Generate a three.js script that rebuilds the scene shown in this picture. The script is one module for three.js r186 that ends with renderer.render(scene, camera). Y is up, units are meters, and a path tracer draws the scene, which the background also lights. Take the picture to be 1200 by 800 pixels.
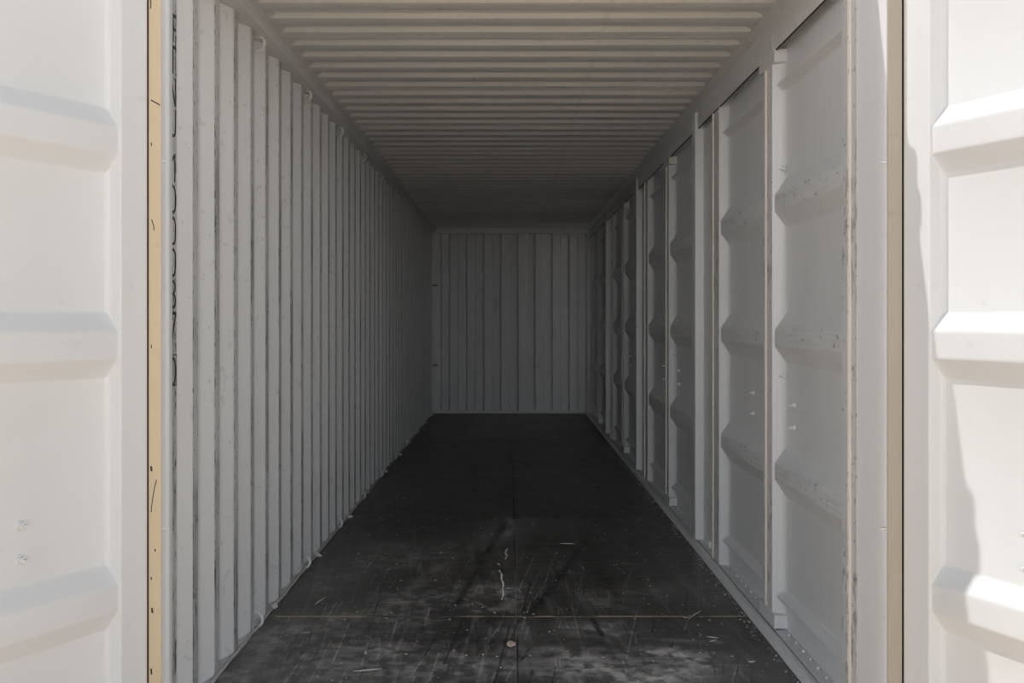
import * as THREE from 'three';
import { mergeGeometries, toCreasedNormals } from 'three/addons/utils/BufferGeometryUtils.js';
import { RoundedBoxGeometry } from 'three/addons/geometries/RoundedBoxGeometry.js';
import { FontLoader } from 'three/addons/loaders/FontLoader.js';
import { TextGeometry } from 'three/addons/geometries/TextGeometry.js';

// ------------------------------------------------------------------ camera, sky, sun, exposure
const F = 1245, CAM_Y = 1.366, CAM_Z = 3.45;          // focal length in pixels, eye height, distance to the door sill
const VX = 597, VY = 374;                             // vanishing point of the container's long axis
const scene = new THREE.Scene();
const camera = new THREE.PerspectiveCamera(2 * Math.atan(400 / F) * 180 / Math.PI, 1.5, 0.05, 200);
camera.position.set(0, CAM_Y, CAM_Z);
camera.lookAt(0, CAM_Y, -10);
camera.setViewOffset(1200, 800, 600 - VX, 400 - VY, 1200, 800);
camera.updateProjectionMatrix();

const renderer = new THREE.WebGLRenderer({ antialias: true });
renderer.toneMapping = THREE.LinearToneMapping;
renderer.toneMappingExposure = 1.08;
renderer.shadowMap.enabled = true;

function hazySky(zenith, horizon) {                    // the same all round, paler towards the horizon
  const w = 64, h = 128, d = new Float32Array(w * h * 4);
  for (let j = 0; j < h; j++) {
    const e = Math.max(0, Math.sin(((j + 0.5) / h - 0.5) * Math.PI)), k = Math.pow(1 - e, 5);
    for (let i = 0; i < w; i++) {
      const o = (j * w + i) * 4;
      for (let c = 0; c < 3; c++) d[o + c] = zenith[c] * (1 - k) + horizon[c] * k;
      d[o + 3] = 1;
    }
  }
  const t = new THREE.DataTexture(d, w, h, THREE.RGBAFormat, THREE.FloatType);
  t.mapping = THREE.EquirectangularReflectionMapping; t.magFilter = t.minFilter = THREE.LinearFilter; t.needsUpdate = true;
  return t;
}
const skyTexture = hazySky([0.20, 0.23, 0.275], [4.25, 4.25, 4.25]);
scene.background = skyTexture; scene.environment = skyTexture;

const sun = new THREE.DirectionalLight(new THREE.Color().setRGB(1.0, 0.955, 0.90), 3.0);
const SUN_TO = new THREE.Vector3(-0.49, 0.862, -0.125).normalize();
sun.position.copy(SUN_TO).multiplyScalar(30); sun.target.position.set(0, 0, 0);
sun.castShadow = true; sun.shadow.radius = 1; sun.shadow.mapSize.set(2048, 2048);
Object.assign(sun.shadow.camera, { left: -18, right: 18, top: 18, bottom: -18, near: 1, far: 80 });
scene.add(sun, sun.target);

// ------------------------------------------------------------------ helpers
let seed = 7;
const rnd = () => { seed = (seed * 1664525 + 1013904223) >>> 0; return seed / 4294967296; };
const lerp = (a, b, t) => a + (b - a) * t, clamp = (v, a = 0, b = 1) => Math.min(b, Math.max(a, v));
const smooth = (a, b, v) => { const t = clamp((v - a) / (b - a)); return t * t * (3 - 2 * t); };
const hash = (x, y, s = 0) => { let h = (x * 374761393 + y * 668265263 + s * 2246822519) | 0; h = Math.imul(h ^ (h >>> 13), 1274126177); h ^= h >>> 16; return (h >>> 0) / 4294967296; };
function vnoise(x, y, s = 0, px = 0, py = 0) {         // value noise, optionally periodic
  const xi = Math.floor(x), yi = Math.floor(y), fx = x - xi, fy = y - yi, u = fx * fx * (3 - 2 * fx), v = fy * fy * (3 - 2 * fy);
  const wx = (n) => (px ? ((n % px) + px) % px : n), wy = (n) => (py ? ((n % py) + py) % py : n);
  const a = hash(wx(xi), wy(yi), s), b = hash(wx(xi + 1), wy(yi), s), c = hash(wx(xi), wy(yi + 1), s), d = hash(wx(xi + 1), wy(yi + 1), s);
  return lerp(lerp(a, b, u), lerp(c, d, u), v);
}
function fbm(x, y, s = 0, oct = 4, px = 0, py = 0) {
  let a = 0.5, r = 0, n = 0;
  for (let o = 0; o < oct; o++) { r += a * vnoise(x, y, s + o * 17, px, py); n += a; x *= 2; y *= 2; px *= 2; py *= 2; a *= 0.5; }
  return r / n;
}
const toSRGB = (v) => (v <= 0.0031308 ? v * 12.92 : 1.055 * Math.pow(v, 1 / 2.4) - 0.055);
function colourTexture(w, h, fn) {                     // fn(i, j) -> linear [r, g, b]
  const d = new Uint8Array(w * h * 4);
  for (let j = 0; j < h; j++) for (let i = 0; i < w; i++) {
    const c = fn(i, j), o = (j * w + i) * 4;
    d[o] = 255 * toSRGB(clamp(c[0])); d[o + 1] = 255 * toSRGB(clamp(c[1])); d[o + 2] = 255 * toSRGB(clamp(c[2])); d[o + 3] = 255;
  }
  const t = new THREE.DataTexture(d, w, h); t.colorSpace = THREE.SRGBColorSpace; return finish(t);
}
function greyTexture(w, h, fn) {
  const d = new Uint8Array(w * h * 4);
  for (let j = 0; j < h; j++) for (let i = 0; i < w; i++) { const o = (j * w + i) * 4; d[o] = d[o + 1] = d[o + 2] = 255 * clamp(fn(i, j)); d[o + 3] = 255; }
  return finish(new THREE.DataTexture(d, w, h));
}
function finish(t) { t.wrapS = t.wrapT = THREE.RepeatWrapping; t.magFilter = THREE.LinearFilter; t.minFilter = THREE.LinearMipmapLinearFilter; t.generateMipmaps = true; t.needsUpdate = true; return t; }
const lit = (m) => { m.castShadow = m.receiveShadow = true; return m; };
function mesh(name, geo, mat, parent) { const m = lit(new THREE.Mesh(geo, mat)); m.name = name; if (parent) parent.add(m); return m; }
const taken = {};
function numbered(name) { const n = taken[name] = (taken[name] ?? -1) + 1; return n ? name + '_' + String(n).padStart(3, '0') : name; }
function group(name, x = 0, y = 0, z = 0) { const g = new THREE.Group(); g.name = numbered(name); g.position.set(x, y, z); scene.add(g); return g; }
function tag(o, label, category, kind, grp) { o.userData.label = label; o.userData.category = category; if (kind) o.userData.kind = kind; if (grp) o.userData.group = grp; return o; }
function boxUV(g) {                                    // uv in metres from the side each face points to
  if (g.index) g = g.toNonIndexed();
  const p = g.attributes.position, uv = new Float32Array(p.count * 2), a = new THREE.Vector3(), b = new THREE.Vector3(), c = new THREE.Vector3();
  for (let i = 0; i < p.count; i += 3) {
    a.fromBufferAttribute(p, i); b.fromBufferAttribute(p, i + 1).sub(a); c.fromBufferAttribute(p, i + 2).sub(a); b.cross(c);
    const nx = Math.abs(b.x), ny = Math.abs(b.y), nz = Math.abs(b.z);
    for (let k = 0; k < 3; k++) {
      const X = p.getX(i + k), Y = p.getY(i + k), Z = p.getZ(i + k);
      const [u, v] = ny >= nx && ny >= nz ? [X, Z] : nx >= nz ? [Z, Y] : [X, Y];
      uv[(i + k) * 2] = u; uv[(i + k) * 2 + 1] = v;
    }
  }
  g.setAttribute('uv', new THREE.BufferAttribute(uv, 2)); return g;
}
function rounded(pts, r, closed = true, seg = 3) {      // fillet the corners of a polyline
  const out = [], n = pts.length;
  for (let i = 0; i < n; i++) {
    if (!closed && (i === 0 || i === n - 1)) { out.push(pts[i]); continue; }
    const p = pts[(i + n - 1) % n], q = pts[i], s = pts[(i + 1) % n];
    const l1 = Math.hypot(p[0] - q[0], p[1] - q[1]), l2 = Math.hypot(s[0] - q[0], s[1] - q[1]), d = Math.min(r, l1 * 0.45, l2 * 0.45);
    const a = [q[0] + (p[0] - q[0]) * d / l1, q[1] + (p[1] - q[1]) * d / l1], b = [q[0] + (s[0] - q[0]) * d / l2, q[1] + (s[1] - q[1]) * d / l2];
    for (let k = 0; k <= seg; k++) { const t = k / seg, m = 1 - t; out.push([m * m * a[0] + 2 * m * t * q[0] + t * t * b[0], m * m * a[1] + 2 * m * t * q[1] + t * t * b[1]]); }
  }
  return out;
}
function sheetOutline(line, t) {                        // closed outline of a sheet of thickness t on the side the line turns its back to
  const off = line.map((q, i) => {
    const p = line[Math.max(0, i - 1)], s = line[Math.min(line.length - 1, i + 1)], dx = s[0] - p[0], dy = s[1] - p[1], l = Math.hypot(dx, dy);
    return [q[0] - dy / l * t, q[1] + dx / l * t];
  });
  return [...line, ...off.reverse()];
}
const shapeOf = (pts) => new THREE.Shape(pts.map(([a, b]) => new THREE.Vector2(a, b)));
const crease = (g, a = 0.5) => { g.scale(100, 100, 100); const h = toCreasedNormals(g, a); h.scale(0.01, 0.01, 0.01); return h; };   // it joins corners closer than a hundredth of a unit
function upright(pts, y0, y1, a = 0.5) {                // plan outline [x, Zc] (Zc = distance from the camera), standing from y0 to y1
  const g = new THREE.ExtrudeGeometry(shapeOf(pts.map(([x, zc]) => [x, zc - CAM_Z])), { depth: y1 - y0, bevelEnabled: false });
  g.rotateX(-Math.PI / 2); g.translate(0, y0, 0); return boxUV(crease(g, a));
}
function lengthwise(pts, zc0, zc1, a = 0.5) {           // section outline [x, y] running from Zc0 to Zc1
  const g = new THREE.ExtrudeGeometry(shapeOf(pts), { depth: zc1 - zc0, bevelEnabled: false });
  g.translate(0, 0, CAM_Z - zc1); return boxUV(crease(g, a));
}
function box(x0, x1, y0, y1, zc0, zc1, r = 0.003) {
  const g = new RoundedBoxGeometry(x1 - x0, y1 - y0, zc1 - zc0, 2, Math.min(r, (x1 - x0) * 0.45, (y1 - y0) * 0.45, (zc1 - zc0) * 0.45));
  g.translate((x0 + x1) / 2, (y0 + y1) / 2, CAM_Z - (zc0 + zc1) / 2); return boxUV(g);
}
const rect = (x0, x1, y0, y1) => [[x0, y0], [x1, y0], [x1, y1], [x0, y1]];
const floorAt = (px, py) => { const Z = F * CAM_Y / (py - VY); return [(px - VX) * Z / F, Z]; };   // photo pixel -> point on the floor

// ------------------------------------------------------------------ materials
const N = 1024;
// paint on steel: faint tone drift, fine specks of dirt; tile of 2 m
const paintMap = colourTexture(N, N, (i, j) => {
  const x = i / N, y = j / N;
  let v = 0.97 + 0.06 * (fbm(x * 6, y * 6, 1, 5, 6, 6) - 0.5) + 0.03 * (vnoise(x * 256, y * 32, 5, 256, 32) - 0.5);
  const n = fbm(x * 40, y * 40, 9, 3, 40, 40); if (n > 0.74) v -= (n - 0.74) * 0.6;
  const s = vnoise(x * 128, y * 24, 31, 128, 24) * fbm(x * 10, y * 5, 33, 3, 10, 5); if (s > 0.55) v -= (s - 0.55) * 0.9;
  return [v, v * 0.995, v * 0.985];
});
const paintBump = greyTexture(512, 512, (i, j) => { const x = i / 512, y = j / 512; return 0.5 + 0.55 * (fbm(x * 5, y * 5, 41, 3, 5, 5) - 0.5) + 0.05 * (vnoise(x * 128, y * 128, 43, 128, 128) - 0.5); });
const cleanMap = colourTexture(512, 512, (i, j) => { const x = i / 512, y = j / 512, v = 0.985 + 0.025 * (fbm(x * 5, y * 5, 71, 4, 5, 5) - 0.5) - 0.5 * Math.max(0, fbm(x * 34, y * 34, 73, 3, 34, 34) - 0.8); return [v, v, v]; });
for (const t of [paintMap, paintBump, cleanMap]) t.repeat.set(0.5, 0.5);
const paintMaterial = (rgb, rough, bump = 0.004) => new THREE.MeshPhysicalMaterial({ color: new THREE.Color().setRGB(...rgb), map: paintMap, bumpMap: paintBump, bumpScale: bump, roughness: rough, specularIntensity: 0.8, side: THREE.DoubleSide });
const WHITE = [0.715, 0.74, 0.77];                       // one coat of off-white paint on all the steel
const M = {
  paint: paintMaterial(WHITE, 0.42),
  door: paintMaterial(WHITE, 0.42, 0.002),
  roof: paintMaterial(WHITE, 0.42, 0.001),
  cream: paintMaterial([0.62, 0.515, 0.36], 0.5, 0.001),
  back: paintMaterial(WHITE, 0.42, 0.003),
  beige: paintMaterial([0.42, 0.38, 0.325], 0.5, 0.001),  // darker, greyer copy of the cream exterior colour
  seal: paintMaterial([0.78, 0.71, 0.63], 0.55, 0.0005),
  rubber: new THREE.MeshStandardMaterial({ color: new THREE.Color().setRGB(0.03, 0.022, 0.016), roughness: 0.7 }),
  steel: paintMaterial(WHITE, 0.35, 0.001),
  sealant: new THREE.MeshStandardMaterial({ color: new THREE.Color().setRGB(0.5, 0.5, 0.49), roughness: 0.6 }),
  ink: new THREE.MeshStandardMaterial({ color: new THREE.Color().setRGB(0.02, 0.02, 0.022), roughness: 0.5 }),
  splinter: new THREE.MeshStandardMaterial({ color: new THREE.Color().setRGB(0.62, 0.5, 0.42), roughness: 0.8 }),
  pale: new THREE.MeshStandardMaterial({ color: new THREE.Color().setRGB(0.66, 0.65, 0.62), roughness: 0.8 }),
};

M.door.map = cleanMap;
const panelMap = colourTexture(1024, 1024, (i, j) => {       // 1.2 m by 2.7 m: scuffs where loads rubbed the rib crests, faint runs elsewhere
  const x = i / 1024 * 1.2, y = j / 1024 * 2.7;
  let v = 0.97 + 0.04 * (fbm(x * 5, y * 2, 81, 4, 6, 0) - 0.5) + 0.035 * (vnoise(x * 120, y * 4, 83, 144, 0) - 0.5);
  for (const c of [0.708, 1.285, 1.868]) {
    const d = Math.abs(y - c) / 0.04; if (d > 1.6) continue;
    const k = smooth(1.6, 0.7, d), n = fbm(x * 9, y * 90, 85 + c * 10, 4, 11, 0), q = fbm(x * 25, y * 60, 87, 3, 30, 0);
    v -= k * 0.10 * smooth(0.55, 0.72, n); if (q > 0.79) v -= k * 0.45; if (q < 0.25) v += k * 0.06;
  }
  return [v, v * 0.998, v * 0.99];
});
panelMap.repeat.set(1 / 1.2, 1 / 2.7);
M.panel = paintMaterial(WHITE, 0.42, 0.003); M.panel.map = panelMap;
const rubMap = colourTexture(256, 1024, (i, j) => {          // 0.25 m by 2.7 m: smeared and chipped edges
  const x = i / 256 * 0.25, y = j / 1024 * 2.7, band = smooth(0.40, 0.60, fbm(y * 2.2, 3.3, 91, 3));
  let v = 0.96 + 0.04 * (fbm(x * 20, y * 4, 93, 3, 5, 0) - 0.5) - band * 0.4 * smooth(0.48, 0.72, fbm(x * 60, y * 22, 95, 4, 15, 0));
  if (fbm(x * 80, y * 50, 97, 3, 20, 0) > 0.76) v -= 0.5;
  return [v, v * 0.995, v * 0.985];
});
rubMap.repeat.set(4, 1 / 2.7);
M.rubbed = paintMaterial(WHITE, 0.42, 0.002); M.rubbed.map = rubMap;

// left wall: crests worn by cargo, plus an even painted shade that deepens the relief. One texture holds five corrugations (developed length) by the wall's height
const PITCH = 0.2798, XI = -1.12, XO = -1.156, WALL_TOP = 2.64;
const period = [[0, XI], [0.07, XI], [0.138, XO], [0.2095, XO]];
const SL = Math.hypot(0.068, 0.036), ARC = 0.07 + SL + 0.0715 + Math.hypot(PITCH - 0.2095, 0.036), ARC5 = 5 * ARC;
const wearShadeMap = (() => {
  const W = 1024, H = 2048;
  return colourTexture(W, H, (i, j) => {
    const a = (i / W) * ARC5, y = (j / H) * 2.7, k = Math.floor(a / ARC), s = a - k * ARC;
    let v = 0.97 + 0.05 * (fbm(a * 4, y * 2, 3, 4) - 0.5) + 0.03 * (vnoise(a * 300, y * 14, 5) - 0.5);
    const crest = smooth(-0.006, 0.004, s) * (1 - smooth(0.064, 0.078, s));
    if (crest > 0) {
      const lo = fbm(y * 2.3 + k * 13.7, k * 3.1, 21, 3), amount = smooth(0.36, 0.62, lo + 0.12 * smooth(1.0, 0.1, y));
      const streak = fbm(s * 160 + k * 31, y * 9, 23, 4), fine = vnoise(s * 500, y * 60 + k * 7, 29);
      v -= crest * 0.13; v -= crest * amount * (0.12 + 0.42 * smooth(0.42, 0.66, streak) * (0.5 + 0.5 * fine));  // the even crest darkening is painted shade, the streaks are wear
      const edge = Math.min(Math.abs(s), Math.abs(s - 0.07)), chip = fbm(y * 26 + k * 5, s * 60, 37, 3);
      if (edge < 0.010 && chip > 0.62) v -= 0.5 * smooth(0.62, 0.7, chip);
      if (fbm(y * 60, s * 90 + k * 11, 39, 2) > 0.74) v -= 0.35;
    } else if (fbm(a * 30, y * 30, 51, 3) > 0.76) v -= 0.12;
    return [v, v * 0.995, v * 0.985];
  });
})();
wearShadeMap.repeat.set(1 / ARC5, 1 / 2.7);
M.wall = new THREE.MeshPhysicalMaterial({ color: new THREE.Color().setRGB(...WHITE), map: wearShadeMap, bumpMap: paintBump, bumpScale: 0.003, roughness: 0.4, specularIntensity: 0.8, side: THREE.DoubleSide });

// floor: black painted plywood, dragged and dusty. Marks are placed from where they lie in the photograph
function strokes(list, W, H, X0, X1, Z0, Z1) {          // rasterise soft marks into a field
  const f = new Float32Array(W * H);
  for (const { pts, w, v, rag = 0.6 } of list) {
    const P = pts.map(([a, b]) => floorAt(a, b));
    for (let s = 0; s < P.length - 1; s++) {
      const [ax, az] = P[s], [bx, bz] = P[s + 1], m = w * 2;
      const i0 = Math.max(0, Math.floor((Math.min(ax, bx) - m - X0) / (X1 - X0) * W)), i1 = Math.min(W - 1, Math.ceil((Math.max(ax, bx) + m - X0) / (X1 - X0) * W));
      const j0 = Math.max(0, Math.floor((Math.min(az, bz) - m - Z0) / (Z1 - Z0) * H)), j1 = Math.min(H - 1, Math.ceil((Math.max(az, bz) + m - Z0) / (Z1 - Z0) * H));
      const L2 = (bx - ax) ** 2 + (bz - az) ** 2;
      for (let j = j0; j <= j1; j++) for (let i = i0; i <= i1; i++) {
        const x = X0 + (i + 0.5) / W * (X1 - X0), z = Z0 + (j + 0.5) / H * (Z1 - Z0), t = clamp(((x - ax) * (bx - ax) + (z - az) * (bz - az)) / L2);
        const d = Math.hypot(x - ax - t * (bx - ax), z - az - t * (bz - az)) / w;
        if (d > 2) continue;
        const k = v * Math.exp(-d * d * 2) * (1 - rag + rag * 2 * fbm(x * 18 / Math.max(w * 12, 0.2), z * 14, 61, 3)), o = j * W + i;
        if (Math.abs(k) > Math.abs(f[o])) f[o] = k;
      }
    }
  }
  return f;
}
const marks = [
  { pts: [[702, 606], [668, 660], [622, 719]], w: 0.03, v: -0.9, rag: 0.3 }, { pts: [[592, 612], [562, 662], [536, 708]], w: 0.035, v: -0.85, rag: 0.3 },
  { pts: [[604, 520], [603, 608]], w: 0.035, v: -0.9, rag: 0.3 }, { pts: [[685, 632], [706, 668], [724, 700]], w: 0.03, v: -0.7, rag: 0.4 }, { pts: [[693, 722], [706, 745]], w: 0.02, v: -0.9 },
  { pts: [[545, 720], [520, 778]], w: 0.006, v: -0.9, rag: 0.2 }, { pts: [[519, 730], [498, 768]], w: 0.006, v: -0.8, rag: 0.3 }, { pts: [[598, 730], [580, 800]], w: 0.006, v: -0.9, rag: 0.2 }, { pts: [[606, 750], [607, 800]], w: 0.005, v: -0.9, rag: 0.2 },
  { pts: [[622, 680], [612, 718]], w: 0.006, v: -0.8, rag: 0.2 }, { pts: [[700, 604], [760, 601]], w: 0.03, v: -0.8 }, { pts: [[485, 640], [525, 638]], w: 0.02, v: -0.6 }, { pts: [[690, 655], [700, 662], [712, 690]], w: 0.05, v: -0.7 },
  { pts: [[652, 645], [628, 712]], w: 0.004, v: 0.5, rag: 0.4 },
  // pale scuffs
  { pts: [[604, 700], [596, 712], [560, 716]], w: 0.06, v: 0.55 }, { pts: [[590, 690], [602, 716]], w: 0.05, v: 0.45 }, { pts: [[598, 605], [596, 632]], w: 0.04, v: 0.4 },
  { pts: [[520, 695], [558, 705], [570, 711]], w: 0.012, v: 0.55 }, { pts: [[480, 690], [530, 652]], w: 0.05, v: 0.3 }, { pts: [[470, 705], [500, 668]], w: 0.05, v: 0.3 },
  { pts: [[560, 712], [535, 790]], w: 0.012, v: 0.3 }, { pts: [[575, 735], [560, 800]], w: 0.012, v: 0.35 }, { pts: [[480, 725], [460, 775]], w: 0.01, v: 0.3 }, { pts: [[500, 655], [525, 652]], w: 0.02, v: 0.35 },
  { pts: [[365, 755], [345, 798]], w: 0.008, v: 0.3 }, { pts: [[645, 760], [700, 775], [660, 792]], w: 0.07, v: 0.45 }, { pts: [[690, 735], [720, 742]], w: 0.05, v: 0.45 }, { pts: [[655, 665], [672, 672]], w: 0.03, v: 0.35 },
  { pts: [[730, 660], [750, 661]], w: 0.035, v: 0.5 }, { pts: [[605, 622], [605, 800]], w: 0.004, v: 0.3, rag: 0.5 }, { pts: [[603, 520], [605, 620]], w: 0.004, v: -0.6, rag: 0.5 },
  { pts: [[858, 778], [880, 800]], w: 0.008, v: 0.4 }, { pts: [[690, 700], [760, 722]], w: 0.05, v: 0.25 },
  // whitened drift of dust near the side sill
  { pts: [[770, 762], [825, 770], [780, 790]], w: 0.10, v: 1.1, rag: 0.9 }, { pts: [[815, 780], [760, 800]], w: 0.10, v: 1.1, rag: 0.9 }, { pts: [[780, 750], [840, 752]], w: 0.04, v: 0.6, rag: 0.9 }, { pts: [[700, 780], [740, 800]], w: 0.08, v: 0.6, rag: 0.9 },
  // torn ply along the middle seam
  { pts: [[585, 668], [588, 673], [587.5, 678], [590, 684], [589, 690], [590, 696], [588, 702]], w: 0.006, v: 4, rag: 0.6 }, { pts: [[583.5, 660], [585.5, 662]], w: 0.008, v: 3.2, rag: 0.6 }, { pts: [[594.5, 643], [592, 647], [594, 651], [592, 655]], w: 0.007, v: 3.4, rag: 0.6 },
];
const drifts = [[[290, 800], [430, 765]], [[320, 745], [440, 722]], [[380, 690], [450, 640]], [[470, 785], [600, 775]], [[470, 705], [590, 690]], [[620, 740], [720, 735]], [[650, 780], [830, 790]], [[700, 700], [800, 690]], [[560, 640], [610, 610]], [[470, 660], [520, 640]]]
  .map((pts, i) => ({ pts, w: [0.34, 0.3, 0.25, 0.3, 0.26, 0.22, 0.34, 0.24, 0.2, 0.2][i], v: [0.75, 0.7, 0.5, 0.65, 0.6, 0.5, 0.75, 0.3, 0.4, 0.4][i], rag: 0.7 }));
for (let i = 0; i < 170; i++) {                          // drag scratches fanning out from the middle of the floor
  const px = 330 + 560 * rnd(), py = 640 + 160 * rnd(), d = 12 + 55 * rnd() * rnd(), lean = px < 640 ? -0.25 - 0.5 * rnd() : -0.45 + 1.1 * rnd();
  marks.push({ pts: [[px, py], [px + lean * d, py + d]], w: 0.0025 + 0.004 * rnd(), v: (rnd() < 0.25 ? -0.6 : 0.22 + 0.4 * rnd()), rag: 0.7 });
}
function floorTextures(W, H, X0, X1, Z0, Z1, s) {
  const f = strokes(marks, W, H, X0, X1, Z0, Z1), drift = strokes(drifts, W, H, X0, X1, Z0, Z1), rough = new Float32Array(W * H);
  const map = colourTexture(W, H, (i, j) => {
    const x = X0 + (i + 0.5) / W * (X1 - X0), z = Z0 + (j + 0.5) / H * (Z1 - Z0), o = j * W + i, m = f[o];
    const grain = vnoise(x * 7, z * 150, s + 2), patch = fbm(x * 2.2, z * 1.7, s + 3, 4), fineN = fbm(x * 26, z * 22, s + 4, 4);
    const drag = fbm(x * 34 + z * 3.5, z * 1.6 - x * 1.0, s + 6, 4);
    let dust = smooth(0.5, 0.72, patch * 0.55 + fineN * 0.45) * 0.22 + smooth(0.56, 0.8, drag) * 0.2;
    dust += drift[o] * (0.32 + 0.6 * smooth(0.3, 0.7, fineN));
    dust = dust * (0.65 + grain * 0.5) + Math.max(0, m) * smooth(0.2, 0.75, fineN + 0.12);
    const dark = Math.max(0, -m);
    let v = 0.056 + 0.018 * (grain - 0.5) + 0.02 * (patch - 0.5);
    v = (v + 0.34 * dust) * (1 - 0.75 * dark);
    if (hash(i, j, 77) > 0.9985 && fineN > 0.45) v += 0.12;
    rough[o] = clamp(0.40 + 0.3 * clamp(dust) + 0.14 * (grain - 0.5) + 0.18 * (fineN - 0.5) - 0.05 * dark, 0.18, 0.9);
    return m > 1.9 ? [Math.max(v, 0.55), Math.max(v, 0.55) * 0.94, Math.max(v, 0.55) * 0.84] : [v, v * 0.985, v * 0.975];
  });
  const rmap = greyTexture(W, H, (i, j) => rough[j * W + i]);
  const bump = greyTexture(W, H, (i, j) => { const x = X0 + i / W * (X1 - X0), z = Z0 + j / H * (Z1 - Z0); return 0.5 + 0.35 * (vnoise(x * 6, z * 120, s + 2) - 0.5) + 0.4 * (fbm(x * 8, z * 20, s + 8, 3) - 0.5) + 0.3 * clamp(f[j * W + i], -0.5, 0.5); });
  for (const t of [map, rmap, bump]) { t.wrapS = t.wrapT = THREE.ClampToEdgeWrapping; t.repeat.set(1 / (X1 - X0), 1 / (Z1 - Z0)); t.offset.set(-X0 / (X1 - X0), -Z0 / (Z1 - Z0)); }
  return new THREE.MeshPhysicalMaterial({ map, roughnessMap: rmap, roughness: 1, bumpMap: bump, bumpScale: 0.0016, specularIntensity: 0.9 });
}
const FX0 = -1.13, FX1 = 1.13;
M.floorNear = floorTextures(1024, 2048, FX0, FX1, 3.2, 7.4, 100);
M.floorFar = floorTextures(768, 1536, FX0, FX1, 7.2, 15.6, 200);
M.plate = new THREE.MeshStandardMaterial({ color: new THREE.Color().setRGB(0.20, 0.20, 0.20), map: paintMap, roughness: 0.5 });
const stripMap = colourTexture(1024, 16, (i, j) => {     // bare where the paint has come off, as in the photograph
  const X = (i / 1024 - 0.5) / 0.44, n = fbm(X * 11, j * 0.3, 301, 4), bare = (X > -1.08 && X < -0.66) || (X > 0.04 && X < 1.08) ? 0.12 : -0.08, k = smooth(0.40, 0.52, n + bare);
  return [lerp(0.05, 0.40, k), lerp(0.05, 0.34, k), lerp(0.048, 0.25, k)];
});
stripMap.repeat.set(0.44, 1); stripMap.offset.set(0.5, 0);
M.strip = new THREE.MeshStandardMaterial({ map: stripMap, roughness: 0.5 });
M.strip2 = new THREE.MeshStandardMaterial({ color: new THREE.Color().setRGB(0.09, 0.088, 0.085), roughness: 0.5 });
const groundMap = colourTexture(512, 512, (i, j) => { const x = i / 512, y = j / 512, v = 0.9 + 0.2 * (fbm(x * 12, y * 12, 401, 5, 12, 12) - 0.5) + 0.2 * (hash(i, j, 5) - 0.5); return [v, v * 0.99, v * 0.97]; });
groundMap.repeat.set(0.4, 0.4);
M.ground = new THREE.MeshStandardMaterial({ color: new THREE.Color().setRGB(0.86, 0.65, 0.43), map: groundMap, roughness: 0.95 });

// ------------------------------------------------------------------ ground outside
{
  const g = mesh('ground', boxUV(new THREE.BoxGeometry(80, 0.3, 80).translate(0, -0.33, -4)), M.ground, scene);
  tag(g, 'pale sandy ground the container stands on', 'ground', 'structure');
}

// ------------------------------------------------------------------ floor
const CX = 0.03, BACK = 15.45, FL = -1.116, FR = 1.10;
{
  const floor = tag(group('floor'), 'black painted plywood floor, scuffed and dusty', 'floor', 'structure');
  const rows = [3.46, 4.887, 7.307, 9.727, 12.147];
  const flip = (g) => { const p = g.attributes.position, uv = g.attributes.uv; for (let i = 0; i < p.count; i++) uv.setXY(i, p.getX(i), CAM_Z - p.getZ(i)); return g; };
  const board = (x0, x1, z0, z1, mat) => mesh('plywood_sheet', flip(box(x0, x1, -0.028, 0, z0 + 0.0015, z1 - 0.0015, 0.0012)), mat, floor);
  for (let r = 0; r < 4; r++) for (const [x0, x1] of [[FL, CX - 0.001], [CX + 0.001, FR]]) board(x0, x1, rows[r], rows[r + 1], r < 2 ? M.floorNear : M.floorFar);
  board(FL, -0.495, 12.16, BACK, M.floorFar); board(0.575, FR, 12.16, BACK, M.floorFar);
  mesh('tunnel_plate', box(-0.493, 0.573, -0.012, 0.003, 12.16, BACK, 0.002), M.plate, floor).userData.label = 'dark grey steel plate between the last plywood sheets';
  const st = box(FL, FR, -0.01, 0.0012, 4.879, 4.895, 0.001); mesh('joint_strip', st, M.strip, floor).userData.label = 'worn tan joint strip across the floor';
  mesh('joint_strip', box(FL, FR, -0.01, 0.0012, 12.143, 12.162, 0.001), M.strip2, floor);
  mesh('light_stop_slab', box(-1.165, 1.26, -0.16, -0.0285, 3.46, 15.5, 0.002), M.steel, floor);  // unseen slab added under the boards to stop light
  // countersunk screws in rows
  const heads = [];
  for (const z of [3.9, 4.32, 4.84, 4.94, 5.55, 6.2, 6.75, 7.26, 7.36, 8.1, 8.9, 9.68]) for (let k = 0; k < 14; k++) {
    if (rnd() < 0.5) continue;
    const x = FL + 0.06 + k * 0.163 + (rnd() - 0.5) * 0.07;
    heads.push(new THREE.CylinderGeometry(0.0055, 0.006, 0.0024, 8).translate(x, 0.0006, CAM_Z - z + (rnd() - 0.5) * 0.06));
  }
  mesh('screw_heads', mergeGeometries(heads), M.sealant, floor).userData.kind = 'stuff';
}

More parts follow.
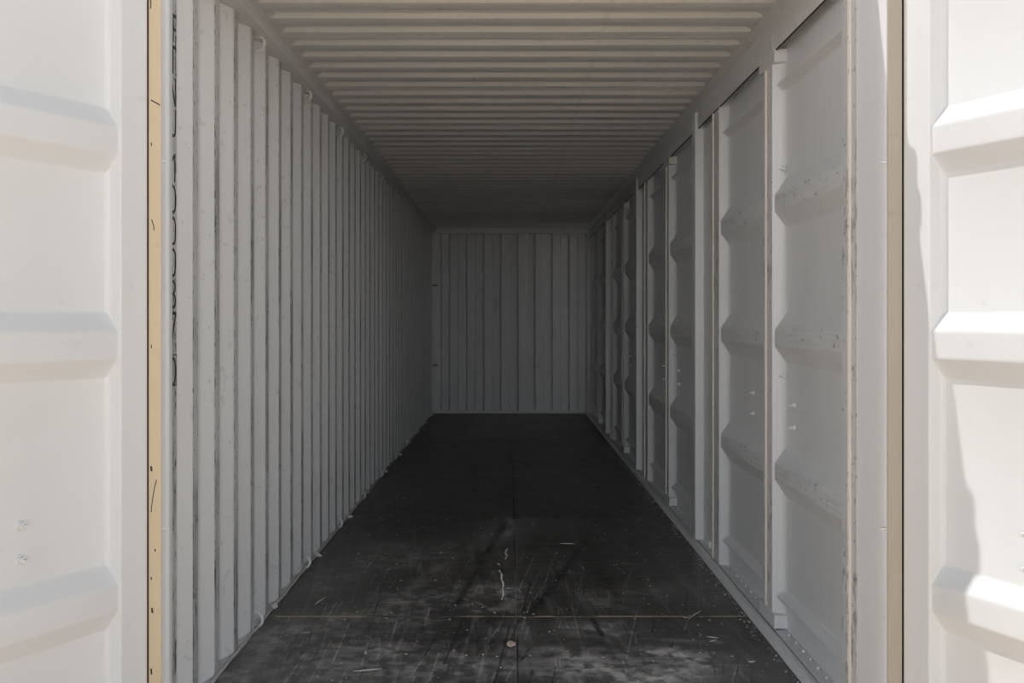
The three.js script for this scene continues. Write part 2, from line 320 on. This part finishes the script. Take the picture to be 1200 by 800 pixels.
// ------------------------------------------------------------------ left wall
{
  const wall = tag(group('wall_left'), 'corrugated pale grey steel side wall with worn, shade-painted crests', 'wall', 'structure');
  // developed-length uv so that wear and painted shade stay on the crests
  function wallPanel(line, y0, y1, arc0) {
    const fine = rounded(line, 0.012, false), g = new THREE.ExtrudeGeometry(shapeOf(sheetOutline(fine.map(([zc, x]) => [x, zc - CAM_Z]), 0.004)), { depth: y1 - y0, bevelEnabled: false });
    g.rotateX(-Math.PI / 2); g.translate(0, y0, 0);
    const h = crease(g, 0.45), p = h.attributes.position, uv = h.attributes.uv, cum = [0];
    for (let i = 1; i < fine.length; i++) cum.push(cum[i - 1] + Math.hypot(fine[i][0] - fine[i - 1][0], fine[i][1] - fine[i - 1][1]));
    for (let i = 0; i < p.count; i++) {
      const zc = CAM_Z - p.getZ(i); let k = 1; while (k < fine.length - 1 && fine[k][0] < zc) k++;
      const t = (zc - fine[k - 1][0]) / Math.max(1e-6, fine[k][0] - fine[k - 1][0]);
      uv.setXY(i, lerp(cum[k - 1], cum[k], clamp(t, -0.5, 1.5)) + arc0, p.getY(i));
    }
    return h;
  }
  const Z0 = 3.756;
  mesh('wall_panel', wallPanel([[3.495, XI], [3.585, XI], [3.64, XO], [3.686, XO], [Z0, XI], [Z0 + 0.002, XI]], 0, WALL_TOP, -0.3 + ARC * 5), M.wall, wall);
  for (let p = 0; p * 5 < 42; p++) {
    const line = [];
    for (let k = 0; k < 5; k++) { const z = Z0 + (p * 5 + k) * PITCH; if (z > BACK - 0.1) break; for (const [s, x] of period) line.push([z + s, x]); }
    const last = line[line.length - 1]; if (!line.length) break;
    const zend = Z0 + (p * 5 + Math.ceil(line.length / 4)) * PITCH; line.push([Math.min(zend, BACK + 0.02), XI]);
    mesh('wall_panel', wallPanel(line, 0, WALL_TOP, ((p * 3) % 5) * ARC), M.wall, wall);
  }
  // rails, the bead of sealant along the floor, lashing rings
  mesh('bottom_rail', lengthwise(rect(-1.171, -1.1165, -0.16, 0.004), 3.46, 15.5), M.paint, wall);
  mesh('top_rail', lengthwise(rounded([[-1.171, 2.628], [-1.072, 2.628], [-1.072, 2.684], [-1.06, 2.69], [-1.06, 2.735], [-1.171, 2.735]], 0.008), 3.46, 15.55), M.paint, wall);
  const bead = []; for (let i = 0; i <= 240; i++) { const z = 3.5 + i * 0.0498; bead.push(new THREE.Vector3(-1.115 + 0.005 * (vnoise(i * 0.7, 1, 501) - 0.5), 0.004 + 0.006 * vnoise(i * 0.9, 2, 503), CAM_Z - z)); }
  mesh('sealant_bead', new THREE.TubeGeometry(new THREE.CatmullRomCurve3(bead), 480, 0.008, 6), M.sealant, wall);
  const ring = (dir) => new THREE.TubeGeometry(new THREE.CatmullRomCurve3([[-0.004, 0.004], [0.022, 0.003], [0.036, -0.012], [0.037, -0.034], [0.024, -0.052], [-0.004, -0.058]].map(([a, b]) => new THREE.Vector3(a, dir * b, a * 0.35))), 24, 0.0075, 8);
  const up = ring(1), down = ring(-1), clump = new THREE.IcosahedronGeometry(0.02, 2);
  { const p = clump.attributes.position; for (let i = 0; i < p.count; i++) { const k = 0.7 + 0.7 * vnoise(p.getX(i) * 120 + 9, p.getZ(i) * 120 + p.getY(i) * 90, 77); p.setXYZ(i, p.getX(i) * k * 0.7, p.getY(i) * k * 0.6, p.getZ(i) * k * 1.6); } clump.computeVertexNormals(); }
  for (let k = 0; k < 10; k++) {
    const z = 4.755 + k * 4 * PITCH;
    const a = mesh('lashing_ring', up, M.paint, wall); a.position.set(-1.132, 2.624, CAM_Z - z);
    const b = mesh('lashing_ring', down, M.paint, wall); b.position.set(-1.132, 0.012, CAM_Z - z + 0.04);
    const c = mesh('sealant_clump', clump, M.paint, wall); c.position.set(-1.112, 0.008, CAM_Z - z - 0.22 - 0.1 * hash(k, 3)); c.rotation.y = k;
  }
  // owner's mark, one character below the other, on the first flat
  const font = await new FontLoader().loadAsync('fonts/droid/droid_sans_regular.typeface.json');
  const chars = [['F', 17], ['T', 54], ['N', 91], ['U', 128], ['1', 180], ['0', 217], ['0', 254], ['0', 291], ['3', 328], ['7', 365], ['0', 418]], geos = [];
  const yAt = (py, zc) => CAM_Y + (VY - py) * zc / F;
  for (const [ch, py] of chars) {
    const g = new TextGeometry(ch, { font, size: 0.1, depth: 0.0008, curveSegments: 8, bevelEnabled: false });
    g.computeBoundingBox(); const b = g.boundingBox, hgt = b.max.y - b.min.y, wid = b.max.x - b.min.x, W = ch === '1' || ch === 'F' ? 0.034 : 0.062;
    g.translate(-(b.min.x + b.max.x) / 2, -b.max.y, 0); g.scale(W / wid, 0.096 / hgt, 1);
    g.rotateY(Math.PI / 2); g.translate(XI, yAt(py, 3.55), CAM_Z - (ch === 'F' ? 3.551 : ch === '1' ? 3.543 : 3.536)); geos.push(g.index ? g.toNonIndexed() : g);
  }
  const y1 = yAt(415, 3.55), y0 = yAt(452, 3.55);     // frame round the check digit
  const bar = (ya, yb, za, zb) => { const g = new THREE.BoxGeometry(0.0008, yb - ya, zb - za).toNonIndexed(); g.translate(XI + 0.0004, (ya + yb) / 2, CAM_Z - (za + zb) / 2); return g; };
  geos.push(bar(y1 - 0.004, y1, 3.50, 3.573), bar(y0, y0 + 0.004, 3.50, 3.573), bar(y0, y1, 3.5705, 3.573));
  mesh('container_number', mergeGeometries(geos), M.ink, wall).userData.label = 'black stencilled letters and digits one below the other';
}

// ------------------------------------------------------------------ ceiling
{
  const ceil = tag(group('ceiling'), 'cross-ribbed pale steel roof seen from below', 'ceiling', 'structure');
  const RP = 0.2267, H0 = 2.69, D = 0.022, Z1 = 4.674, xs = [-1.075, -1.062, -1.045, -1.03, -1.015];
  for (let i = 1; i < 22; i++) xs.push(-1.015 + (1.085 + 1.015) * i / 22); xs.push(1.085, 1.1, 1.115, 1.128, 1.16);
  const ex = (x) => Math.min(smooth(-1.062, -1.02, x), smooth(1.128, 1.088, x));
  const prof = [[-0.122, 0], [-0.117, 0.06], [-0.103, 0.94], [-0.097, 1], [-0.016, 1], [-0.011, 0.95], [0.004, 0.06], [0.009, 0]];   // raised groove, its far flank turned to the opening
  function panel(zs, ze) {
    const lines = [[zs, 0]];
    for (let k = -8; k < 60; k++) { const c = Z1 + k * RP; for (const [s, h] of prof) { const z = c + s; if (z > zs + 0.001 && z < ze - 0.001) lines.push([z, h]); } }
    lines.push([ze, 0]);
    const pos = [], idx = [], n = xs.length;
    for (const dy of [0, 0.004]) for (const [z, h] of lines) for (const x of xs) {
      const wob = 0.002 * (fbm(x * 1.3, z * 2.1, 601, 2) - 0.5) * ex(x), skew = 0.012 * (vnoise(x * 1.1, Math.round((z - Z1) / RP) * 1.7, 603) - 0.5) * ex(x) * (z > zs && z < ze ? 1 : 0);
      pos.push(x, H0 + D * h * ex(x) + wob + dy, CAM_Z - z + skew);
    }
    const L = lines.length, off = L * n;
    for (let a = 0; a < L - 1; a++) for (let b = 0; b < n - 1; b++) { const i = a * n + b; idx.push(i, i + n, i + 1, i + 1, i + n, i + n + 1); idx.push(off + i, off + i + 1, off + i + n, off + i + 1, off + i + n + 1, off + i + n); }
    const g = new THREE.BufferGeometry(); g.setAttribute('position', new THREE.Float32BufferAttribute(pos, 3)); g.setIndex(idx);
    return boxUV(crease(g.toNonIndexed(), 0.45));
  }
  const seams = [3.48]; for (let z = 4.985 - 5 * RP; z < 15.5; z += 5 * RP) if (z > 3.7) seams.push(z); seams.push(15.5);
  for (let i = 0; i < seams.length - 1; i++) {
    mesh('roof_panel', panel(seams[i], seams[i + 1]), M.roof, ceil);
    if (i) mesh('weld_seam', box(-1.06, 1.12, H0 - 0.0016, H0 + 0.002, seams[i] - 0.005, seams[i] + 0.004, 0.001), M.roof, ceil);
  }
  mesh('outer_skin', box(-1.1, 1.2, 2.728, 2.732, 3.5, 15.55, 0.001), M.paint, ceil).userData.label = 'outside of the roof';
  mesh('front_header', lengthwise(rounded([[-1.171, 2.63], [1.267, 2.63], [1.267, 2.735], [-1.171, 2.735]], 0.006), 3.465, 3.53), M.paint, ceil);
}

// ------------------------------------------------------------------ back wall
{
  const wall = tag(group('wall_back', 0, 0, 0), 'corrugated end wall closing the dark far end', 'wall', 'structure');
  const zi = BACK, dz = 0.045, P = 0.2488; let line = [[-1.17, zi]];
  for (let x = -0.997; x < 1.06; x += P) line.push([x - 0.009, zi], [x + 0.009, zi + dz], [x + P / 2 - 0.009, zi + dz], [x + P / 2 + 0.009, zi]);
  line.push([1.23, zi]); line = line.filter(([x], i) => i === line.length - 1 || x < 1.2);
  const g = new THREE.ExtrudeGeometry(shapeOf(sheetOutline(rounded(line, 0.004, false, 5).map(([x, z]) => [x, z - CAM_Z]), 0.004)), { depth: 2.6, bevelEnabled: false });
  g.rotateX(-Math.PI / 2); g.translate(0, 0.02, 0);
  mesh('wall_panel', boxUV(crease(g, 0.5)), M.back, wall);
  mesh('header', box(-1.171, 1.267, 2.612, 2.735, 15.40, 15.55, 0.006), M.paint, wall);
  mesh('sill', box(-1.116, 1.267, -0.16, 0.036, 15.41, 15.55, 0.006), M.paint, wall);
  mesh('corner_post', box(-1.171, -1.095, 0, 2.63, 15.44, 15.55, 0.01), M.paint, wall); mesh('corner_post', box(1.13, 1.267, 0, 2.63, 15.43, 15.55, 0.01), M.paint, wall);
  mesh('outer_skin', box(-1.171, 1.267, -0.1, 2.73, 15.53, 15.56, 0.003), M.paint, wall);
  for (const y of [0.70, 1.86]) mesh('lashing_bar', new THREE.CylinderGeometry(0.008, 0.008, 0.07, 8).rotateZ(Math.PI / 2).translate(-1.08, y, CAM_Z - 15.42), M.rubber, wall);
}

// ------------------------------------------------------------------ right side: sill, rail and posts
const frontParts = [];
{
  const wall = tag(group('wall_right'), 'steel sill, head rail and posts framing the side doors', 'wall', 'structure');
  mesh('sill_rail', lengthwise([[1.098, -0.16], [1.098, 0.006], [1.108, 0.024], [1.116, 0.028], [1.134, 0.029], [1.136, 0.027], [1.136, 0.012], [1.143, 0.012], [1.143, 0.027], [1.145, 0.029], [1.265, 0.029], [1.267, -0.16]], 3.47, 15.5, 0.4), M.paint, wall);
  mesh('gasket', lengthwise(rect(1.1365, 1.1425, 0.010, 0.016), 3.6, 15.4), M.rubber, wall);
  mesh('head_rail', lengthwise(rounded([[1.112, 2.735], [1.112, 2.692], [1.144, 2.655], [1.144, 2.526], [1.158, 2.526], [1.158, 2.61], [1.267, 2.61], [1.267, 2.735]], 0.006), 3.47, 15.5, 0.5), M.paint, wall);
  mesh('gasket', lengthwise(rect(1.1445, 1.1495, 2.5215, 2.5265), 3.6, 15.4), M.rubber, wall).userData.label = 'dark rubber strip under the head rail';
  const plan = (d) => rounded([[1.262, 6.05 + d], [1.18, 6.05 + d], [1.18, 6.45 + d], [1.128, 6.45 + d], [1.128, 6.575 + d], [1.16, 6.575 + d], [1.16, 6.59 + d], [1.262, 6.59 + d]], 0.005);
  const beadBlob = new THREE.SphereGeometry(0.014, 8, 6).scale(1, 1.8, 1);
  for (let k = 0; k < 3; k++) {
    const p = mesh('door_post', upright(plan(3 * k).reverse(), 0.029, 2.62), M.paint, wall);
    mesh('weld_blob', beadBlob, M.paint, p).position.set(1.176, 0.05, CAM_Z - 6.22 - 3 * k);
  }
  const end = upright(rounded([[1.262, 15.05], [1.18, 15.05], [1.18, 15.40], [1.13, 15.40], [1.13, 15.45], [1.262, 15.45]], 0.005).reverse(), 0.029, 2.62); mesh('door_post', end, M.paint, wall);
}

// ------------------------------------------------------------------ corner posts at the opening
{
  const R = tag(group('trim_1', 1.21, 0, 0), 'grey corner post with a beige front face beside the sunlit door', 'corner post', 'structure');
  const L = tag(group('trim_2', -1.14, 0, 0), 'corner post with scratched cream front face beside the stencilled number', 'corner post', 'structure');
  const put = (g, o, name, mat) => { g.translate(-o.position.x, 0, 0); return mesh(name, g, mat, o); };
  put(upright(rounded([[1.25, 3.372], [1.199, 3.372], [1.188, 3.40], [1.172, 3.47], [1.162, 3.515], [1.157, 3.53], [1.157, 3.60], [1.25, 3.60]], 0.012), -0.16, 2.7, 0.7), R, 'post', M.door);
  put(box(1.1555, 1.1585, -0.16, 2.7, 3.536, 3.60, 0.001), R, 'rub_strip', M.rubbed).userData.label = 'chipped and smeared inner edge';
  put(box(1.1985, 1.2445, -0.16, 2.7, 3.366, 3.3735, 0.002), R, 'front_face', M.beige).userData.label = 'front face in a darker, greyer copy of the cream';
  put(upright(rounded([[-1.16, 3.372], [-1.16, 3.50], [-1.118, 3.50], [-1.116, 3.455], [-1.0925, 3.445], [-1.0925, 3.412], [-1.1005, 3.394], [-1.1035, 3.372]], 0.002), -0.16, 2.7, 0.7), L, 'post', M.door);
  put(box(-1.1435, -1.1035, -0.16, 2.7, 3.366, 3.3735, 0.002), L, 'front_face', M.cream).userData.label = 'cream painted front face with dark scratches';
  const lug = new THREE.ConeGeometry(0.009, 0.03, 8).rotateZ(Math.PI / 2);
  for (const y of [1.868, 0.70]) { const a = mesh('hinge_pin', lug, M.steel, R); a.position.set(1.19 - 1.21, y, CAM_Z - 3.382); const b = mesh('hinge_pin', lug, M.steel, L); b.rotation.y = Math.PI; b.scale.setScalar(0.7); b.position.set(-1.098 + 1.14, y, CAM_Z - 3.382); }
  // scratches and chips on the cream face
  const scr = [];
  const line = (pts, w) => { const c = new THREE.CatmullRomCurve3(pts.map(([px, py]) => new THREE.Vector3((px - VX) * 3.3655 / F + 1.14, CAM_Y + (VY - py) * 3.3655 / F, CAM_Z - 3.3658))); scr.push(new THREE.TubeGeometry(c, 10, w, 4)); };
  line([[177, 117], [181, 119.5], [184, 121], [187.5, 123.5]], 0.0018); line([[177.5, 257], [179.5, 263], [180.7, 270]], 0.0014); line([[183.5, 562], [181, 572], [178, 590], [177, 600]], 0.0014); line([[176.6, 0], [176.8, 5], [176.5, 10]], 0.0016);
  line([[177, 546], [177.6, 552]], 0.003); line([[178, 712], [178.6, 718]], 0.003); line([[181.4, 643], [182, 646]], 0.002); line([[177, 676], [177.4, 679]], 0.002); line([[177, 783], [177.6, 790]], 0.0025); line([[177.2, 404], [177.5, 408]], 0.0016); line([[177.2, 167], [177.5, 171]], 0.0016);
  mesh('paint_scratches', mergeGeometries(scr), M.ink, L).userData.kind = 'stuff';
}

// ------------------------------------------------------------------ pressed door panels
function ramp(v, pts) { for (let i = 1; i < pts.length; i++) if (v <= pts[i][0]) return lerp(pts[i - 1][1], pts[i][1], clamp((v - pts[i - 1][0]) / Math.max(1e-9, pts[i][0] - pts[i - 1][0]))); return pts[pts.length - 1][1]; }
function breaks(pts, n = 1) { const o = []; for (let i = 1; i < pts.length; i++) for (let k = 0; k < n; k++) o.push(lerp(pts[i - 1][0], pts[i][0], k / n)); o.push(pts[pts.length - 1][0]); return o; }
function pressed(edgeU, edgeY, ribs, map, flip, fine = 8) {   // sheet pressed to height p(u, y); map(u, y, w) -> [x, y, z]
  const us = new Set(), ys = new Set();
  edgeU.forEach((q, i) => { us.add(q[0]); if (i && Math.abs(q[1] - edgeU[i - 1][1]) > 1e-6) for (let k = 1; k < fine; k++) us.add(lerp(edgeU[i - 1][0], q[0], k / fine)); else if (i) for (let k = 1; k < 4; k++) us.add(lerp(edgeU[i - 1][0], q[0], k / 4)); });
  edgeY.forEach((q) => ys.add(q[0]));
  for (const r of ribs) r.forEach((q, i) => { ys.add(q[0]); if (i) for (let k = 1; k < fine; k++) ys.add(lerp(r[i - 1][0], q[0], k / fine)); });
  const U = [...us].sort((a, b) => a - b), Y = [...ys].sort((a, b) => a - b).filter((v) => v >= edgeY[0][0] && v <= edgeY[edgeY.length - 1][0]);
  const h = (u, y) => { let p = Math.max(ramp(u, edgeU), ramp(y, edgeY)); for (const r of ribs) if (y > r[0][0] && y < r[r.length - 1][0]) p = Math.max(p, ramp(y, r)); return p; };
  const pos = [], idx = [], n = U.length, m = Y.length;
  for (const side of [0, 1]) for (const y of Y) for (const u of U) pos.push(...map(u, y, side ? -0.03 : h(u, y)));
  const off = n * m, tri = (a, b, c) => (flip ? idx.push(a, c, b) : idx.push(a, b, c));
  for (let j = 0; j < m - 1; j++) for (let i = 0; i < n - 1; i++) { const a = j * n + i; tri(a, a + 1, a + n); tri(a + 1, a + n + 1, a + n); tri(off + a, off + a + n, off + a + 1); tri(off + a + 1, off + a + n, off + a + n + 1); }
  for (let i = 0; i < n - 1; i++) { tri(i, off + i, i + 1); tri(i + 1, off + i, off + i + 1); const t = (m - 1) * n + i; tri(t, t + 1, off + t); tri(t + 1, off + t + 1, off + t); }
  for (let j = 0; j < m - 1; j++) { const a = j * n; tri(a, a + n, off + a); tri(a + n, off + a + n, off + a); const b = j * n + n - 1; tri(b, off + b, b + n); tri(b + n, off + b, off + b + n); }
  const g = new THREE.BufferGeometry(); g.setAttribute('position', new THREE.Float32BufferAttribute(pos, 3)); g.setIndex(idx);
  return boxUV(crease(g.toNonIndexed(), 0.42));
}
const rib = (c, depth, base, top) => [[c - base / 2, 0], [c - base / 2 + 0.004, depth * 0.03], [c - top / 2 - 0.004, depth * 0.97], [c - top / 2, depth], [c + top / 2, depth], [c + top / 2 + 0.004, depth * 0.97], [c + base / 2 - 0.004, depth * 0.03], [c + base / 2, 0]];
function studGeometry(s = 1) {                          // threaded stud with nut, axis +x at the origin
  const parts = [new THREE.CylinderGeometry(0.012, 0.013, 0.003, 12).translate(0, 0.0015, 0), new THREE.CylinderGeometry(0.0095, 0.0095, 0.008, 6).translate(0, 0.007, 0), new THREE.CylinderGeometry(0.0045, 0.005, 0.014, 8).translate(0, 0.016, 0)];
  return mergeGeometries(parts).scale(s, s, s);
}

// side doors: two leaves to a bay, four bays
const XP = 1.195, XF = 1.142;
const sideY = [[0.03, 0], [0.158, 0], [0.160, 0.034], [0.172, 0.034], [0.196, 0.004], [0.204, 0], [2.345, 0], [2.353, 0.004], [2.376, 0.034], [2.386, 0.034], [2.388, 0], [2.6, 0]];
const sideRibs = [0.708, 1.285, 1.868].map((c) => rib(c, 0.044, 0.222, 0.066));
function leaf(near) {
  const g = new THREE.Group(), z0 = near ? 3.60 : 4.735, z1 = near ? 4.617 : 5.79;      // pan between the stiles
  g.position.set(XP, 0, CAM_Z - z0);
  const add = (name, geo, mat) => { geo.translate(-XP, 0, -(CAM_Z - z0)); return mesh(name, geo, mat, g); };
  const edge = [[z0 + 0.05, 0.05], [z0 + 0.06, 0.012], [z0 + 0.075, 0.002], [z0 + 0.09, 0], [z1 - 0.06, 0], [z1 - 0.04, 0.003], [z1 - 0.028, 0.009], [z1 - 0.02, 0.018], [z1, 0.053]];
  add('panel', pressed(edge, sideY, sideRibs, (u, y, w) => [XP - w, y, CAM_Z - u], true), M.panel);
  add('stile', box(XF + 0.003, 1.24, 0.031, 2.60, z0 - 0.005, z0 + 0.062, 0.004), M.rubbed);
  add('stile', box(XF, 1.24, near ? 0.09 : 0.031, near ? 2.476 : 2.517, z1 - 0.001, z1 + (near ? 0.095 : 0.15), 0.004), M.rubbed);
  add('edge_seal', box(near ? 1.147 : 1.135, near ? 1.156 : 1.143, 0.031, 2.517, near ? z0 - 0.012 : z1 + 0.15, near ? z0 - 0.004 : z1 + 0.165, 0.003), M.seal).userData.label = 'pale sealing lip';
  if (near) {
    add('edge_seal', box(1.133, 1.1425, 0.10, 2.47, z1 + 0.092, z1 + 0.108, 0.003), M.seal).userData.label = 'pale sealing lip';
    add('latch_block', box(XF - 0.004, XP, 0.036, 0.094, z1 - 0.05, z1 + 0.23, 0.003), M.paint); add('latch_block', box(XF - 0.004, XP, 2.472, 2.53, z1 - 0.05, z1 + 0.23, 0.003), M.paint);
  }
  const dome = [];
  for (let z = z0 + 0.12; z < z1 - 0.05; z += 0.105) { dome.push(new THREE.SphereGeometry(0.0065, 8, 5).translate(XP, 2.545 + (rnd() - 0.5) * 0.01, CAM_Z - z)); dome.push(new THREE.SphereGeometry(0.007, 8, 5).translate(XP - 0.015, 0.034 + rnd() * 0.004, CAM_Z - z - 0.02)); }
  const rv = add('rivets', mergeGeometries(dome), M.paint); rv.userData.kind = 'stuff';
  const sg = studGeometry(near ? 1.1 : 0.9);
  for (const [z, y] of near ? [[4.45, 1.005], [4.45, 0.912], [4.575, 1.122], [4.575, 2.015]] : [[5.19, 1.005], [5.19, 0.905]]) {
    const s = mesh('stud', sg, M.steel, g); s.rotation.z = Math.PI / 2; s.position.set(z > 4.5 && near ? -0.008 : 0, y, z0 - z);
  }
  return g;
}
const place = ['next to the beige corner post', 'second from the open end', 'third from the open end', 'fourth from the open end', 'fifth from the open end', 'sixth from the open end', 'seventh from the open end', 'at the far end by the end wall'];
const leaves = [leaf(true), leaf(false)];
for (let k = 0; k < 8; k++) {
  const d = k < 2 ? leaves[k] : leaves[k % 2].clone(); d.name = 'door_' + (k + 1);
  if (k >= 2) d.position.z = leaves[k % 2].position.z - 3 * (k >> 1);
  d.userData = {}; tag(d, 'ribbed pale grey steel side door leaf ' + place[k], 'door', 'structure'); scene.add(d);
}

// end doors, swung wide open
function endDoor(side, hinge, deg, name, label) {
  const th = deg * Math.PI / 180, s = Math.sin(th), c = Math.cos(th), d = [side * s, c], n = [-side * c, s], W = 1.165;
  const g = new THREE.Group(); g.name = name; g.position.set(hinge, 0, 0.084); scene.add(g); tag(g, label, 'door', 'structure');
  const map = (u, y, w) => [d[0] * u + n[0] * w, y, d[1] * u + n[1] * w], D = 0.044;
  const eu = [[0.001, 0], [0.104, 0], [0.108, -0.002], [0.118, -D + 0.010], [0.123, -D + 0.004], [0.132, -D], [W - 0.132, -D], [W - 0.123, -D + 0.004], [W - 0.118, -D + 0.01], [W - 0.108, -0.002], [W - 0.104, 0], [W, 0]].map(([a, b]) => [a, b + D]);
  const ey = [[0.0, D], [0.10, D], [0.105, D - 0.003], [0.14, 0.004], [0.15, 0], [2.46, 0], [2.47, 0.004], [2.505, D - 0.003], [2.51, D], [2.60, D]];
  const ribs = [0.51, 1.287, 1.917].map((q) => rib(q, D - 0.008, 0.207, 0.078));
  mesh('panel', pressed(eu, ey, ribs, (u, y, w) => map(u, y, w - D), side < 0, 10), M.door, g);
  const gk = new THREE.BoxGeometry(0.0025, 2.58, 0.03).translate(-side * 0.001, 1.3, -0.012); mesh('gasket', boxUV(gk), M.rubber, g).userData.label = 'black rubber hinge gasket';
  const q = new THREE.Quaternion().setFromUnitVectors(new THREE.Vector3(0, 1, 0), new THREE.Vector3(n[0], 0, n[1]));
  const sg = studGeometry(1.25);
  for (const y of [0.782, 0.684]) { const m = mesh('stud', sg, M.steel, g); m.quaternion.copy(q); m.position.set(...map(side < 0 ? 0.428 : 0.428, y - (side > 0 ? 0.02 : 0), -D)); }
  return g;
}
endDoor(-1, -1.147, 27.5, 'door_9', 'white steel end door leaf standing open in shade');
endDoor(1, 1.2485, 23.5, 'door_10', 'bright white steel end door leaf standing open in sunlight');
for (const x of [0.25, 0.73, -0.15, -0.63]) {           // cam keepers on the header, throwing notches into the shadow edge
  const lugs = [box(x - 0.04, x + 0.04, 2.67, 2.70, 3.45, 3.47, 0.004), box(x - 0.04, x - 0.018, 2.68, 2.76, 3.445, 3.47, 0.004), box(x + 0.018, x + 0.04, 2.68, 2.775, 3.445, 3.47, 0.004)];
  mesh('cam_keeper', mergeGeometries(lugs), M.steel, scene.getObjectByName('ceiling'));
}

// ------------------------------------------------------------------ litter on the floor
function sliver(pts, w, h) {                             // bent flat splinter through photo points on the floor
  const P = pts.map(([a, b]) => floorAt(a, b)), c = new THREE.CatmullRomCurve3(P.map(([x, z], i) => new THREE.Vector3(x, 0.001 + h, CAM_Z - z))), n = 8, ring = 6, pos = [], idx = [];
  for (let i = 0; i <= n; i++) { const t = i / n, p = c.getPoint(t), d = c.getTangent(t), k = 0.25 + 0.75 * Math.sin(Math.PI * clamp(t * 0.96 + 0.02)), nx = -d.z, nz = d.x, l = Math.hypot(nx, nz); for (let r = 0; r < ring; r++) { const a = r / ring * 2 * Math.PI; pos.push(p.x + nx / l * w * k * Math.cos(a), p.y + h * k * Math.sin(a), p.z + nz / l * w * k * Math.cos(a)); } }
  for (let i = 0; i < n; i++) for (let r = 0; r < ring; r++) { const a = i * ring + r, b = i * ring + (r + 1) % ring; idx.push(a, b, a + ring, b, b + ring, a + ring); }
  for (let r = 1; r < ring - 1; r++) { idx.push(0, r, r + 1); const o = n * ring; idx.push(o, o + r + 1, o + r); }
  const g = new THREE.BufferGeometry(); g.setAttribute('position', new THREE.Float32BufferAttribute(pos, 3)); g.setIndex(idx); g.computeVertexNormals(); return g;
}
function litter(name, label, category, geo, mat) { geo.computeBoundingBox(); const c = geo.boundingBox.getCenter(new THREE.Vector3()); const y = geo.boundingBox.min.y; geo.translate(-c.x, -y, -c.z); const m = mesh(numbered(name), geo, mat, scene); m.position.set(c.x, 0.0005, c.z); return tag(m, label, category); }
litter('wood_splinter', 'pinkish splinter of wood lying across the tan floor joint', 'splinter', sliver([[807, 726], [813, 721], [822, 716]], 0.006, 0.003), M.splinter);
litter('wood_splinter', 'thin pale splinter crossing the pinkish one on the floor joint', 'splinter', sliver([[800, 723], [804, 724], [809, 721]], 0.004, 0.002), M.pale);
litter('wood_sliver', 'straight white sliver alone on the dark floor near the middle seam', 'sliver', sliver([[656, 637], [664, 637], [673, 637.5]], 0.008, 0.003), M.pale);
litter('paper_strip', 'curved white strip on the floor near the corrugated wall', 'paper strip', sliver([[414, 787], [430, 785.5], [448, 784]], 0.007, 0.002), M.pale);
litter('wood_chip', 'short pale chip between the splinters and the dust drift', 'chip', sliver([[828, 746], [836, 747], [842, 748]], 0.006, 0.002), M.pale);
litter('wood_chip', 'pale chip just beyond the tan joint by the corrugated wall', 'chip', sliver([[369, 709], [375, 704], [382, 700]], 0.005, 0.002), M.pale);
litter('wood_chip', 'tiny white chip beside the dust drift, next to the short pale chip', 'chip', sliver([[831, 752], [836, 751], [840, 750]], 0.004, 0.002), M.pale);
litter('wood_chip', 'small grey chip on the floor at the foot of the dust drift', 'chip', sliver([[876, 775], [880, 776], [885, 775]], 0.006, 0.003), M.pale);
{
  const g = new THREE.IcosahedronGeometry(1, 2), p = g.attributes.position, [x, z] = floorAt(599, 757);
  for (let i = 0; i < p.count; i++) { const k = 0.75 + 0.5 * vnoise(p.getX(i) * 2.2 + 5, p.getY(i) * 2.2 + p.getZ(i) * 1.7 + 5, 701); p.setXYZ(i, p.getX(i) * k * 0.017, p.getY(i) * k * 0.009, p.getZ(i) * k * 0.03); }
  g.translate(x, 0.01, CAM_Z - z); g.computeVertexNormals();
  litter('mortar_crumb', 'tan and pink crumb on the middle seam of the floor', 'crumb', g, M.splinter);
}
{ // countless flecks of paint and dust
  const list = [];
  for (let i = 0; i < 900; i++) {
    const zc = 3.6 + Math.pow(rnd(), 1.3) * 6, x = lerp(-1.08, 1.07, rnd()); if (fbm(x * 3, zc * 2, 801, 3) < 0.42) continue;
    const r = 0.002 + 0.005 * Math.pow(rnd(), 4), g = new THREE.TetrahedronGeometry(r).rotateX(rnd() * 6).rotateY(rnd() * 6).scale(1.2, 0.4, 1.6); g.translate(x, r * 0.3, CAM_Z - zc); list.push(g);
  }
  for (let i = 0; i < 260; i++) { const zc = 3.7 + rnd() * 7, r = 0.003 + 0.006 * rnd() * rnd(), g = new THREE.TetrahedronGeometry(r).rotateX(rnd() * 6).rotateY(rnd() * 6).scale(1, 0.6, 1.8); g.translate(1.088 - 0.05 * rnd() * rnd(), r * 0.35, CAM_Z - zc); list.push(g); }
  const m = mesh('debris', mergeGeometries(list), M.pale, scene); tag(m, 'pale flecks of paint and grit strewn over the floor', 'debris', 'stuff');
}

renderer.render(scene, camera);
